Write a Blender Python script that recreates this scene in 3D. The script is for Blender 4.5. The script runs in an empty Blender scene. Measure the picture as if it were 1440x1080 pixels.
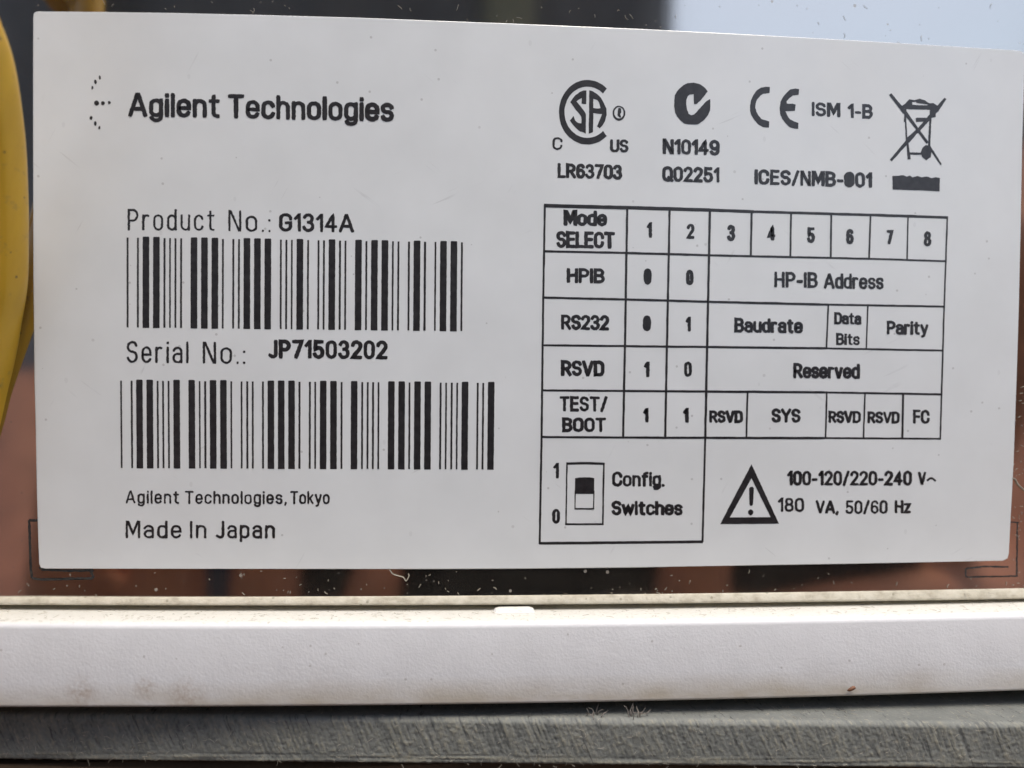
import bpy, bmesh, math, random
from mathutils import Vector, Matrix, noise
random.seed(7)
scn = bpy.context.scene
COL = scn.collection

# ------------------------------------------------------------------ camera
# The origin is the middle of the printed label on the rear panel (panel = plane y = 0, front towards -y),
# lifted so that the ground is z = 0.
Z0 = 0.900
FPX = 1100.0
YAW, PITCH, ROLL = -0.07016, -0.03560, -0.01065
CAM = Vector((-0.01062, -0.09208, -0.00648 + Z0))
def rot3(yaw, pit, rol):
    return Matrix.Rotation(yaw, 3, 'Z') @ Matrix.Rotation(pit, 3, 'X') @ Matrix.Rotation(rol, 3, 'Y')
CR = rot3(YAW, PITCH, ROLL)
cd = bpy.data.cameras.new('camera'); cam = bpy.data.objects.new('camera', cd); COL.objects.link(cam)
cam.location = CAM
cam.rotation_euler = (CR @ Matrix.Rotation(math.radians(90), 3, 'X')).to_euler()
cd.sensor_width = 36.0; cd.lens = FPX / 1440 * 36.0
cd.clip_start = 0.002; cd.clip_end = 3000
cd.dof.use_dof = True; cd.dof.focus_distance = 0.0915
cd.dof.aperture_fstop = cd.lens / 2.3
scn.camera = cam

# ------------------------------------------------------------------ daylight
SUN_EL, SUN_AZ = math.radians(67), math.radians(24)      # azimuth from -y (towards the viewer's side) to +x
w = bpy.data.worlds.new('World'); scn.world = w; w.use_nodes = True
nt = w.node_tree; nt.nodes.clear()
sky = nt.nodes.new('ShaderNodeTexSky'); sky.sky_type = 'NISHITA'; sky.sun_disc = False
sky.sun_elevation = SUN_EL
sdir = Vector((math.sin(SUN_AZ) * math.cos(SUN_EL), -math.cos(SUN_AZ) * math.cos(SUN_EL), math.sin(SUN_EL)))
sky.sun_rotation = math.atan2(sdir.x, sdir.y)
sky.air_density = 1.0; sky.dust_density = 2.8; sky.ozone_density = 1.2
bg = nt.nodes.new('ShaderNodeBackground'); bg.inputs['Strength'].default_value = 0.12
wo = nt.nodes.new('ShaderNodeOutputWorld')
nt.links.new(sky.outputs[0], bg.inputs[0]); nt.links.new(bg.outputs[0], wo.inputs[0])
sl = bpy.data.lights.new('sun', 'SUN'); sl.energy = 0.92; sl.angle = math.radians(22); sl.color = (1.0, 0.96, 0.85)
so = bpy.data.objects.new('sun', sl); COL.objects.link(so)
so.rotation_euler = sdir.to_track_quat('Z', 'Y').to_euler(); so.location = sdir * 5
scn.view_settings.view_transform = 'Standard'; scn.view_settings.look = 'None'
scn.view_settings.exposure = 1.38; scn.view_settings.gamma = 1.0; scn.view_settings.use_curve_mapping = False
scn.cycles.max_bounces = 8; scn.cycles.use_denoising = True

# ------------------------------------------------------------------ helpers
def ray(px, py):
    return CR @ Vector(((px - 720) / FPX, 1.0, -(py - 540) / FPX))
def on_y(px, py, y):                      # the point of a vertical plane y = const that the photograph shows at (px, py)
    d = ray(px, py); return CAM + d * ((y - CAM.y) / d.y)
def on_z(px, py, z):
    d = ray(px, py); return CAM + d * ((z - CAM.z) / d.z)
def tag(o, label=None, cat=None, group=None, kind=None):
    for k, v in (('label', label), ('category', cat), ('group', group), ('kind', kind)):
        if v: o[k] = v
    return o
def link_mesh(name, me, mat, parent=None):
    o = bpy.data.objects.new(name, me); COL.objects.link(o)
    if mat: me.materials.clear(); me.materials.append(mat)
    if parent:
        o.parent = parent
        o.matrix_parent_inverse = Matrix.Translation(-parent.location)
    return o
def from_bm(name, bm, mat, parent=None, smooth=False):
    me = bpy.data.meshes.new(name); bm.to_mesh(me); bm.free()
    if smooth:
        for p in me.polygons: p.use_smooth = True
    return link_mesh(name, me, mat, parent)
def empty(name, loc):
    o = bpy.data.objects.new(name, None); COL.objects.link(o); o.location = loc; o.empty_display_size = 0.02
    return o
def box(bm, lo, hi, bev=0.0, seg=2):
    r = bmesh.ops.create_cube(bm, size=1.0)
    vs = r['verts']
    for v in vs:
        v.co = Vector([lo[i] + (v.co[i] + .5) * (hi[i] - lo[i]) for i in range(3)])
    if bev:
        es = list({e for v in vs for e in v.link_edges})
        bmesh.ops.bevel(bm, geom=es, offset=bev, segments=seg, affect='EDGES', profile=0.5)
def tube(bm, pts, rad, sides=8, shape=None, cap=True):
    pts = [Vector(p) for p in pts]; rings = []
    up = Vector((0, 0, 1)); n = len(pts); prev = None
    for i, p in enumerate(pts):
        t = (pts[min(i + 1, n - 1)] - pts[max(i - 1, 0)]).normalized()
        if prev is None:
            a = up if abs(t.z) < .9 else Vector((0, 1, 0))
            u = a.cross(t).normalized()
        else:
            u = (prev - t * prev.dot(t)).normalized()
        prev = u; v = t.cross(u)
        r = rad[i] if isinstance(rad, (list, tuple)) else rad
        ring = []
        for k in range(sides):
            a = 2 * math.pi * k / sides; s = shape(a, i) if shape else 1.0
            ring.append(bm.verts.new(p + (u * math.cos(a) + v * math.sin(a)) * r * s))
        rings.append(ring)
    for a, b in zip(rings, rings[1:]):
        for k in range(sides):
            bm.faces.new((a[k], a[(k + 1) % sides], b[(k + 1) % sides], b[k]))
    if cap:
        bm.faces.new(rings[0][::-1]); bm.faces.new(rings[-1])

# ------------------------------------------------------------------ materials
def mat(name):
    m = bpy.data.materials.new(name); m.use_nodes = True
    return m, m.node_tree, m.node_tree.nodes['Principled BSDF']
def N(t, kind, **kw):
    n = t.nodes.new(kind)
    for k, v in kw.items():
        if k in n.inputs: n.inputs[k].default_value = v
        else: setattr(n, k, v)
    return n
def coords(t, scale=(1, 1, 1), out='Object'):
    c = t.nodes.new('ShaderNodeTexCoord'); m = t.nodes.new('ShaderNodeMapping')
    m.inputs['Scale'].default_value = scale
    t.links.new(c.outputs[out], m.inputs[0]); return m.outputs[0]
def noise_tex(t, vec, scale, detail=4, rough=.55):
    n = N(t, 'ShaderNodeTexNoise', Scale=scale, Detail=detail, Roughness=rough)
    t.links.new(vec, n.inputs['Vector']); return n.outputs[0]
def ramp(t, fac, stops):
    r = t.nodes.new('ShaderNodeValToRGB'); e = r.color_ramp.elements
    while len(e) < len(stops): e.new(.5)
    for el, (p, c) in zip(e, stops):
        el.position = p; el.color = (*c, 1) if len(c) == 3 else c
    t.links.new(fac, r.inputs[0]); return r.outputs[0]
def mix(t, fac, a, b, mode='MIX'):
    m = t.nodes.new('ShaderNodeMix'); m.data_type = 'RGBA'; m.blend_type = mode
    for s, v in ((m.inputs[0], fac), (m.inputs[6], a), (m.inputs[7], b)):
        if isinstance(v, (int, float)): s.default_value = v
        elif isinstance(v, tuple): s.default_value = (*v, 1)
        else: t.links.new(v, s)
    return m.outputs[2]
def bump(t, b, h, strength=.3, dist=.0002):
    n = N(t, 'ShaderNodeBump', Strength=strength, Distance=dist)
    t.links.new(h, n.inputs['Height']); t.links.new(n.outputs[0], b.inputs['Normal'])
def mapr(t, v, a, b, c=0., d=1.):
    n = t.nodes.new('ShaderNodeMapRange')
    for i, x in enumerate((a, b, c, d)): n.inputs[i + 1].default_value = x
    t.links.new(v, n.inputs[0]); return n.outputs[0]
def math_(t, op, a, b=None):
    n = t.nodes.new('ShaderNodeMath'); n.operation = op
    for s, v in zip(n.inputs, (a, b)):
        if v is None: continue
        if isinstance(v, (int, float)): s.default_value = v
        else: t.links.new(v, s)
    return n.outputs[0]
def specks(t, vec, scale, size):          # 1 inside sparse small irregular spots
    v = N(t, 'ShaderNodeTexVoronoi', Scale=scale); t.links.new(vec, v.inputs['Vector'])
    k = math_(t, 'LESS_THAN', v.outputs['Distance'], size)
    g = N(t, 'ShaderNodeSeparateColor'); t.links.new(v.outputs['Color'], g.inputs[0])
    return math_(t, 'MULTIPLY', k, math_(t, 'LESS_THAN', g.outputs[0], .35))

def m_label():
    m, t, b = mat('label_vinyl'); v = coords(t)
    n = noise_tex(t, v, 140, 3)
    c = ramp(t, n, [(.3, (.68, .685, .67)), (.7, (.72, .725, .71))])
    c = mix(t, math_(t, 'MULTIPLY', specks(t, v, 230, .045), .30), c, (.33, .31, .29))
    c = mix(t, math_(t, 'MULTIPLY', specks(t, coords(t, (1, 1, .6)), 360, .07), .14), c, (.36, .35, .34))
    c = mix(t, math_(t, 'MULTIPLY', specks(t, v, 520, .075), .42), c, (.26, .24, .22))
    for ang, sc in ((.9, 60), (-.5, 75), (2.0, 50)):            # short faint hairline scratches
        mp = t.nodes.new('ShaderNodeMapping'); mp.inputs['Rotation'].default_value = (0, ang, 0); t.links.new(v, mp.inputs[0])
        m2_ = t.nodes.new('ShaderNodeMapping'); m2_.inputs['Scale'].default_value = (1, 1, .05); t.links.new(mp.outputs[0], m2_.inputs[0])
        ln = noise_tex(t, m2_.outputs[0], 2600, 2, .4)
        gate = mapr(t, noise_tex(t, v, sc * 2.2, 3), .60, .68, 0, 1)
        c = mix(t, math_(t, 'MULTIPLY', math_(t, 'MULTIPLY', mapr(t, ln, .69, .74, 0, 1), gate), .30), c, (.40, .39, .38))
    c = mix(t, mapr(t, noise_tex(t, v, 38, 4), .52, .75, 0, .10), c, (.52, .50, .45))
    t.links.new(c, b.inputs['Base Color']); t.links.new(mapr(t, noise_tex(t, v, 70, 5), .35, .65, .30, .44), b.inputs['Roughness'])
    b.inputs['Specular IOR Level'].default_value = .75
    bump(t, b, noise_tex(t, v, 420, 3), .05, .0002)
    return m
def m_ink():
    m, t, b = mat('printing_ink'); v = coords(t)
    c = ramp(t, noise_tex(t, v, 1500, 4), [(.35, (.012, .010, .011)), (.75, (.03, .027, .028))])
    t.links.new(c, b.inputs['Base Color']); b.inputs['Roughness'].default_value = .38
    b.inputs['Specular IOR Level'].default_value = .6
    return m
def m_mirror():
    m, t, b = mat('polished_metal'); v = coords(t)
    st = noise_tex(t, coords(t, (1, 1, .02)), 2500, 3)
    dust = specks(t, v, 420, .085)
    dust2 = math_(t, 'MULTIPLY', specks(t, v, 900, .10), .45)
    d = math_(t, 'MAXIMUM', dust, dust2)
    film = math_(t, 'MULTIPLY', noise_tex(t, v, 160, 5), .05)
    b.inputs['Base Color'].default_value = (.49, .455, .395, 1)
    b.inputs['Metallic'].default_value = 1
    t.links.new(mapr(t, st, .3, .7, .06, .075), b.inputs['Roughness'])
    df = t.nodes.new('ShaderNodeBsdfDiffuse'); df.inputs[0].default_value = (.42, .38, .32, 1)
    ms = t.nodes.new('ShaderNodeMixShader'); o = t.nodes['Material Output']
    t.links.new(math_(t, 'MAXIMUM', math_(t, 'MULTIPLY', d, .55), film), ms.inputs[0])
    t.links.new(b.outputs[0], ms.inputs[1]); t.links.new(df.outputs[0], ms.inputs[2])
    t.links.new(ms.outputs[0], o.inputs[0]); return m
def m_etch():
    m, t, b = mat('etched_line'); v = coords(t)
    c = ramp(t, noise_tex(t, v, 2600, 4), [(.4, (.012, .012, .012)), (.8, (.06, .05, .04))])
    t.links.new(c, b.inputs['Base Color']); b.inputs['Roughness'].default_value = .6
    return m
def m_white(zlow):
    m, t, b = mat('white_plastic'); v = coords(t)
    sep = N(t, 'ShaderNodeSeparateXYZ'); t.links.new(v, sep.inputs[0])
    g = N(t, 'ShaderNodeNewGeometry'); sn = N(t, 'ShaderNodeSeparateXYZ'); t.links.new(g.outputs['Normal'], sn.inputs[0])
    c = ramp(t, noise_tex(t, v, 220, 5), [(.3, (.70, .69, .685)), (.7, (.75, .74, .735))])
    low = mapr(t, sep.outputs[2], zlow + .0007, zlow + .0034, 1, 0)
    grime = math_(t, 'MULTIPLY', low, mapr(t, noise_tex(t, coords(t, (.5, 1, 1)), 330, 5), .3, .7, .35, .9))
    c = mix(t, grime, c, (.47, .40, .29))
    sm = mapr(t, noise_tex(t, coords(t, (.55, 1, 1)), 90, 6), .60, .76, 0, .55)
    sm = math_(t, 'MULTIPLY', sm, mapr(t, sep.outputs[2], zlow + .001, zlow + .005, 1, 0))
    c = mix(t, sm, c, (.42, .35, .28))
    for px_, py_, rad in ((115, 974, .0022), (262, 980, .0026), (205, 968, .0016)):
        cpt = on_y(px_, py_, YT)
        dv = N(t, 'ShaderNodeVectorMath', operation='DISTANCE'); t.links.new(v, dv.inputs[0]); dv.inputs[1].default_value = cpt
        fall = mapr(t, dv.outputs['Value'], rad * .2, rad, 1, 0)
        c = mix(t, math_(t, 'MULTIPLY', fall, mapr(t, noise_tex(t, v, 1700, 5, .7), .42, .66, .05, .75)), c, (.40, .31, .24))
    # settled dust: fine dark and tan grains on what faces up, over a painted warm tone
    upf = mapr(t, sn.outputs[2], .6, .95, 0, 1)
    gr = mapr(t, noise_tex(t, coords(t, (.6, 1, 1)), 2600, 3, .7), .56, .70, 0, .75)
    c = mix(t, math_(t, 'MULTIPLY', upf, .5), c, (.60, .57, .46))  # even tan on upward faces: cream tone of the sunlit top, painted in
    c = mix(t, math_(t, 'MULTIPLY', gr, upf), c, (.36, .33, .25))
    c = mix(t, math_(t, 'MULTIPLY', specks(t, v, 600, .09), .35), c, (.2, .16, .12))
    t.links.new(c, b.inputs['Base Color']); b.inputs['Roughness'].default_value = .55
    bump(t, b, math_(t, 'ADD', noise_tex(t, v, 1100, 3), noise_tex(t, v, 3200, 2)), .22, .00012)
    return m
def m_lip():
    m, t, b = mat('dusty_plastic'); v = coords(t)
    c = ramp(t, noise_tex(t, coords(t, (.7, 1, 1)), 900, 6, .65), [(.3, (.33, .29, .22)), (.5, (.47, .43, .34)), (.75, (.56, .52, .43))])
    c = mix(t, math_(t, 'MULTIPLY', specks(t, v, 1000, .16), .6), c, (.18, .16, .11))
    t.links.new(c, b.inputs['Base Color']); b.inputs['Roughness'].default_value = .85
    bump(t, b, noise_tex(t, v, 2600, 4), .5, .0002)
    return m
def m_board():
    m, t, b = mat('sawn_grey_board'); v = coords(t)
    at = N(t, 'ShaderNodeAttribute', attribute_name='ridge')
    base = ramp(t, noise_tex(t, v, 300, 6, .65), [(.3, (.145, .15, .136)), (.7, (.215, .22, .198))])
    n2 = noise_tex(t, v, 1500, 5, .7)
    f = math_(t, 'MULTIPLY', mapr(t, at.outputs['Fac'], .45, 1.0, 0, 1), mapr(t, n2, .35, .62, .1, 1))
    c = mix(t, math_(t, 'MULTIPLY', f, .7), base, (.34, .31, .22))
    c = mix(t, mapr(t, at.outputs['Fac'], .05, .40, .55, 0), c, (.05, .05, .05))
    c = mix(t, mapr(t, noise_tex(t, coords(t, (1, 1, .6)), 2400, 3, .7), .60, .72, 0, .6), c, (.34, .31, .24))
    mp = t.nodes.new('ShaderNodeMapping'); mp.inputs['Rotation'].default_value = (0, .40, 0); t.links.new(v, mp.inputs[0])
    for sc, th, col, amt in ((2600, .60, (.035, .035, .035), .75), (3400, .62, (.36, .33, .25), .55)):
        m2_ = t.nodes.new('ShaderNodeMapping'); m2_.inputs['Scale'].default_value = (1, .3, .10); m2_.inputs['Location'].default_value = (sc * .001, 0, 0)
        t.links.new(mp.outputs[0], m2_.inputs[0])
        ln = mapr(t, noise_tex(t, m2_.outputs[0], sc, 3, .55), th, th + .08, 0, 1)
        gate = mapr(t, noise_tex(t, v, 240 + sc * .02, 4), .42, .58, .1, 1)
        c = mix(t, math_(t, 'MULTIPLY', math_(t, 'MULTIPLY', ln, gate), amt), c, col)
    t.links.new(c, b.inputs['Base Color']); b.inputs['Roughness'].default_value = .8
    bump(t, b, n2, .5, .0003)
    return m
def m_simple(name, col, rough=.6, var=.25, scale=60, bs=0.0, spec=.5, dist=.001):
    m, t, b = mat(name); v = coords(t); n = noise_tex(t, v, scale, 5)
    c = ramp(t, n, [(.3, tuple(x * (1 - var) for x in col)), (.7, tuple(min(1, x * (1 + var)) for x in col))])
    t.links.new(c, b.inputs['Base Color']); b.inputs['Roughness'].default_value = rough
    b.inputs['Specular IOR Level'].default_value = spec
    if bs: bump(t, b, n, bs, dist)
    return m
def m_cable():
    m, t, b = mat('yellow_cable_jacket'); v = coords(t)
    c = ramp(t, noise_tex(t, coords(t, (1, 1, .3)), 180, 4), [(.3, (.53, .30, .020)), (.7, (.66, .385, .028))])
    c = mix(t, math_(t, 'MULTIPLY', mapr(t, noise_tex(t, v, 500, 5, .7), .58, .75, 0, .7), 1), c, (.22, .16, .06))
    c = mix(t, math_(t, 'MULTIPLY', specks(t, v, 700, .12), .7), c, (.07, .05, .03))
    t.links.new(c, b.inputs['Base Color']); b.inputs['Roughness'].default_value = .38
    b.inputs['Subsurface Weight'].default_value = .15
    b.inputs['Subsurface Radius'].default_value = (.002, .001, .0003)
    bump(t, b, noise_tex(t, coords(t, (1, 1, .25)), 700, 4), .12, .0003)
    return m
LABEL, INK, MIRROR, ETCH, LIPM, BOARD, CABLE = m_label(), m_ink(), m_mirror(), m_etch(), m_lip(), m_board(), m_cable()

# ------------------------------------------------------------------ ground and bench
GROUND = m_simple('dark_soil', (.075, .055, .042), .95, .45, 9, .5, .2, .02)
bm = bmesh.new(); bmesh.ops.create_grid(bm, x_segments=40, y_segments=40, size=400)
g = from_bm('ground', bm, GROUND); tag(g, kind='structure', label='bare dark soil far below the bench', cat='ground')

YT = -.0050                                        # front of the white tray
ZT = on_y(640, 993.0, YT).z                        # underside of the tray
ZB = ZT - .0016                                    # top of the grey board
WOOD = m_simple('weathered_bench_wood', (.115, .075, .045), .85, .5, 45, .4, .3)
bench = empty('workbench', (0, .28, 0))
tag(bench, 'weathered brown timber bench under the grey board', 'workbench')
BT = ZB - .0059
bm = bmesh.new(); box(bm, (-.7, -.0025, BT - .035), (.7, .56, BT - .0002), .002); from_bm('bench_top', bm, WOOD, bench)
for sx in (-.64, .64):
    for yy in (.03, .50):
        bm = bmesh.new(); box(bm, (sx - .03, yy, 0), (sx + .03, yy + .06, BT - .0352), .002); from_bm('leg', bm, WOOD, bench)

# ------------------------------------------------------------------ grey board
pL, pR = on_z(0, 1005, ZB), on_z(1440, 1018.5, ZB)
dirb = (pR - pL); dirb.z = 0; dirb.normalize(); nrmb = Vector((dirb.y, -dirb.x, 0))
TH = .0053
bm = bmesh.new()
NX, NZ = 1500, 44
ridge = []
def edge_pt(s, j):
    u = j / (NZ - 1)                                # 0 top .. 1 bottom
    p = pL + dirb * s
    mm = s * 1000; zz = u * TH * 1000
    ph = mm * 1.0 - zz * .42 + 1.2 * noise.noise(Vector((mm * .06, 3.1, 0)))      # saw marks leaning with the cut
    a = noise.noise(Vector((ph * 1.25, zz * .10, 1.7)))
    b_ = noise.noise(Vector((ph * 4.2, zz * .25, 9.2)))
    c_ = noise.noise(Vector((mm * 3.6, zz * 3.0, 4.4)))
    amp = .45 + .55 * (noise.noise(Vector((mm * .05, 8.8, 0))) * .5 + .5) * 1.6
    if u > .74:                                     # torn band running along the lower edge
        k = min(1, (u - .74) / .08)
        h = (1 - k) * (a * .6 + b_ * .4) * amp + k * (noise.noise(Vector((mm * .12, zz * 3.4, 2.2))) * .9 + c_ * .5)
    else:
        h = (a * .32 + b_ * .62) * amp + c_ * .5
    off = h * .00013
    rnd = .0004 * max(0, 1 - u / .10) ** 2 + .0005 * max(0, (u - .93) / .07) ** 2
    q = p + nrmb * (off - rnd)
    q.z = ZB - u * TH
    if j == NZ - 1: q.z += .00022 * noise.noise(Vector((mm * .9, 0, 5))) + .00012 * noise.noise(Vector((mm * 4, 0, 5)))
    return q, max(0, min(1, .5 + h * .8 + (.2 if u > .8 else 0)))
S0, S1 = -.045, .165
grid = []
for i in range(NX + 1):
    s = S0 + (S1 - S0) * i / NX
    colm = []
    for j in range(NZ):
        q, r_ = edge_pt(s, j); colm.append(bm.verts.new(q)); ridge.append(r_)
    grid.append(colm)
for i in range(NX):
    for j in range(NZ - 1):
        bm.faces.new((grid[i][j], grid[i + 1][j], grid[i + 1][j + 1], grid[i][j + 1]))
back, inner = [], []
BD = .44
for i in range(NX + 1):
    q = grid[i][0].co - nrmb * (.0005 + .0002 * noise.noise(Vector((i * .2, 0, 0))))
    inner.append(bm.verts.new((q.x, q.y, ZB))); ridge.append(.32)
for i in range(NX + 1):
    s = S0 + (S1 - S0) * i / NX
    p = pL + dirb * s - nrmb * BD
    back.append((bm.verts.new((p.x, p.y, ZB)), bm.verts.new((p.x, p.y, ZB - TH)))); ridge += [.32, .32]
for i in range(NX):
    bm.faces.new((inner[i], inner[i + 1], grid[i + 1][0], grid[i][0]))
    bm.faces.new((back[i][0], back[i + 1][0], inner[i + 1], inner[i]))
    bm.faces.new((grid[i][-1], grid[i + 1][-1], back[i + 1][1], back[i][1]))
    bm.faces.new((back[i][1], back[i + 1][1], back[i + 1][0], back[i][0]))
bm.faces.new([grid[0][j] for j in range(NZ)] + [back[0][1], back[0][0], inner[0]])
bm.faces.new([grid[-1][j] for j in range(NZ - 1, -1, -1)] + [inner[-1], back[-1][0], back[-1][1]])
bo = from_bm('support_board', bm, BOARD, None, True)
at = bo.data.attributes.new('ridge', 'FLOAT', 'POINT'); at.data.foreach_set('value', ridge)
tag(bo, 'thin dusty grey board with rough saw marks along its front edge, under the white tray', 'board')

# ------------------------------------------------------------------ instrument
inst = empty('laboratory_instrument', (0, .20, ZB))
tag(inst, 'white laboratory instrument with mirror-bright rear panel and printed type label', 'instrument')
# white tray: a moulded foot whose edges are followed along its length
def fit_edge(pts, y):
    P = [on_y(a, b, y) for a, b in pts]
    import numpy as np
    c = np.polyfit([p.x for p in P], [p.z for p in P], 2)
    lo, hi = min(p.x for p in P), max(p.x for p in P)
    def f(x):
        xc = max(lo, min(hi, x)); d = 2 * c[0] * xc + c[1]
        z = c[0] * xc * xc + c[1] * xc + c[2]
        return float(z + d * .3 * (x - xc))
    return f
Y1, Y3 = -.0005, YT
e0 = fit_edge([(0, 839), (480, 838.5), (640, 837.5), (960, 835), (1440, 827)], 0)
e1 = fit_edge([(0, 849.5), (640, 849.5), (960, 847.5), (1440, 841)], Y1)
e2 = fit_edge([(0, 855.5), (480, 857.5), (640, 858), (960, 853), (1440, 845.5)], Y1)
e3 = fit_edge([(0, 875), (480, 876.5), (640, 876.5), (960, 871), (1440, 863)], Y3)
e4 = fit_edge([(0, 996), (160, 995.5), (480, 993.5), (640, 992), (960, 986.5), (1440, 972)], Y3 - .0001)
XL, XR = -.172, .172
def loft(name, prof, mat_, parent, n=120, smooth=True):
    bm = bmesh.new(); rows = []
    for i in range(n + 1):
        x = XL + (XR - XL) * i / n
        rows.append([bm.verts.new((x, y, f(x) + dz)) for y, f, dz in prof])
    m = len(prof)
    for a, b in zip(rows, rows[1:]):
        for k in range(m):
            bm.faces.new((a[k], b[k], b[(k + 1) % m], a[(k + 1) % m]))
    bm.faces.new(rows[0]); bm.faces.new(rows[-1][::-1])
    bmesh.ops.recalc_face_normals(bm, faces=bm.faces)
    return from_bm(name, bm, mat_, parent, smooth)
def arc(y, f, r, a0, a1, n=5):               # rounded corner: centre (y, f), angles in the y-z plane
    return [(y + r * math.cos(math.radians(a0 + (a1 - a0) * k / n)), f, r * math.sin(math.radians(a0 + (a1 - a0) * k / n))) for k in range(n + 1)]
def shift(pts, dy, dz): return [(y + dy, f, z + dz) for y, f, z in pts]
WHITE = m_white(e4(0)); FOOT = m_simple('black_rubber', (.02, .02, .02), .8, .2, 200)
R3 = .0007
prof = [(.30, e2, -.0006), (Y1 - .0003, e2, -.0002), (Y1 - .0006, e2, 0)]
prof += shift(arc(Y3, e3, R3, 80, 180), R3, -R3)
prof += shift(arc(Y3 - .0001, e4, .0004, 180, 270), .0004, .0004)
prof += [(.30, e4, 0)]
tray = loft('base_tray', prof, WHITE, inst)
me = tray.data
lip = loft('panel_lip', [(.003, e0, -.0012), (.0002, e0, -.0002), (0.0, e0, 0), (Y1 * .45, e0, -.00012), (Y1 * .85, e1, .0002), (Y1, e1, -.00004), (Y1 * .8, e1, -.00012), (.0016, e1, -.00014), (.0016, e2, -.0004), (.003, e2, -.0004)], LIPM, inst)
for fx in (-.13, .13):
    for fyy in (.03, .34):
        bm = bmesh.new(); box(bm, (fx - .012, fyy, ZB + .00002), (fx + .012, fyy + .024, ZT + .0004), .0004)
        from_bm('foot', bm, FOOT, inst)
# small locating tab that bridges the step
xa, xb = on_y(698, 857, Y1).x, on_y(747, 857, Y1).x
zt = e2(xa)
h = .75 * (on_y(720, 853.5, Y1 - .0006).z - zt)
bm = bmesh.new()
for (x, z, o) in ():
    pass
fr = []
for (y, z) in ((Y1 - .00003, h * .9), (Y1 - .0003, h), (Y1 - .0007, h * .92), (Y1 - .0016, .00003), (Y1 - .0016, -.0006), (Y1 - .00003, -.0006)):
    fr.append((y, z))
rows = []
for dx, k in ((-.0003, 0), (-.0001, .6), (.0003, 1), (xb - xa - .0003, 1), (xb - xa + .0001, .6), (xb - xa + .0003, 0)):
    rows.append([bm.verts.new((xa + dx, y, zt + (z * k if z > .0001 else z))) for y, z in fr])
for a, b in zip(rows, rows[1:]):
    for k in range(6): bm.faces.new((a[k], b[k], b[(k + 1) % 6], a[(k + 1) % 6]))
bm.faces.new(rows[0]); bm.faces.new(rows[-1][::-1]); bmesh.ops.recalc_face_normals(bm, faces=bm.faces)
from_bm('locating_tab', bm, WHITE, inst)
# mirror-bright rear panel and the casing behind it
bm = bmesh.new(); box(bm, (-.165, 0, e0(0) - .00025), (.165, .0016, Z0 + .098)); from_bm('rear_panel', bm, MIRROR, inst)
CASE = m_simple('casing_paint', (.62, .61, .58), .5, .06, 80)
bm = bmesh.new(); box(bm, (-.170, .0018, e0(0) - .0002), (.170, .395, Z0 + .103), .004); from_bm('casing', bm, CASE, inst)

# ------------------------------------------------------------------ printed label
LT = .00016
def smooth_loop(pts): return [on_y(a, b, 0) for a, b in pts]
outline = [(56, 24), (62, 17.6)] if False else []
outline = [(47.3, 26), (48.0, 20), (50.5, 17.2), (55, 16.4), (150, 17.2), (240, 18.6), (360, 21.4), (500, 25.4), (600, 29.4), (720, 34), (900, 41.4), (1060, 49.6), (1200, 57.2),
           (1320, 64.4), (1428, 71), (1435, 72.0), (1439.5, 75), (1440.6, 82), (1437, 200), (1434.6, 330), (1432, 440), (1429.6, 520), (1425, 650), (1420.5, 735), (1418.4, 778), (1416.5, 785), (1410, 788.2),
           (1200, 792.2), (960, 796), (900, 797.2), (720, 799), (600, 799.6), (300, 799.5), (64, 799.3), (58, 798), (55.6, 793), (54.4, 760), (52.6, 700), (50.8, 600), (49.2, 540), (47.8, 400), (47.2, 200), (47.1, 90)]
bm = bmesh.new()
pts = [on_y(a, b, -LT) for a, b in outline]
front = [bm.verts.new(p) for p in pts]
cen = Vector((0, 0, Z0))
rim = [bm.verts.new(p + (p - cen).normalized() * .00010 + Vector((0, LT * .55, 0))) for p in pts]
bk = [bm.verts.new(Vector((p.x, -.000004, p.z)) + (p - cen).normalized() * .00012) for p in pts]
bm.faces.new(front)
n = len(pts)
for a, b in ((front, rim), (rim, bk)):
    for i in range(n): bm.faces.new((a[i], a[(i + 1) % n], b[(i + 1) % n], b[i]))
bmesh.ops.recalc_face_normals(bm, faces=bm.faces)
lab = from_bm('type_label', bm, LABEL, inst)
lab['label'] = 'white rectangular adhesive label with black print, barcodes and a switch table'

ink_n = [0]
def ink_plane(base=LT):
    ink_n[0] += 1
    return -(base + .000012 + (ink_n[0] % 12) * .0000012)
def jit(p, amp):
    k = Vector((p.x * 3600, 0, p.z * 3600))
    d = noise.noise_vector(k) + .8 * noise.noise_vector(k * 3.1)
    return Vector((p.x + d.x * amp, p.y, p.z + d.z * amp))
def fill(splines, base=LT, amp=.000026, maxlen=2.5, flat_y=None):
    """closed pixel outlines (even-odd) -> flat ink mesh in the label plane"""
    y = ink_plane(base) if flat_y is None else flat_y
    cu = bpy.data.curves.new('c', 'CURVE'); cu.dimensions = '2D'; cu.fill_mode = 'BOTH'
    for sp in splines:
        q = []
        for (a, b), (c, d) in zip(sp, sp[1:] + sp[:1]):
            L = math.hypot(c - a, d - b); k = max(1, int(L / maxlen))
            q += [(a + (c - a) * i / k, b + (d - b) * i / k) for i in range(k)]
        s = cu.splines.new('POLY'); s.points.add(len(q) - 1); s.use_cyclic_u = True
        for pt, (a, b) in zip(s.points, q): pt.co = (a, -b, 0, 1)
    o = bpy.data.objects.new('c', cu); me = bpy.data.meshes.new_from_object(o)
    bpy.data.objects.remove(o); bpy.data.curves.remove(cu)
    for v in me.vertices: v.co = jit(on_y(v.co.x, -v.co.y, y), amp)
    return me
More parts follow.
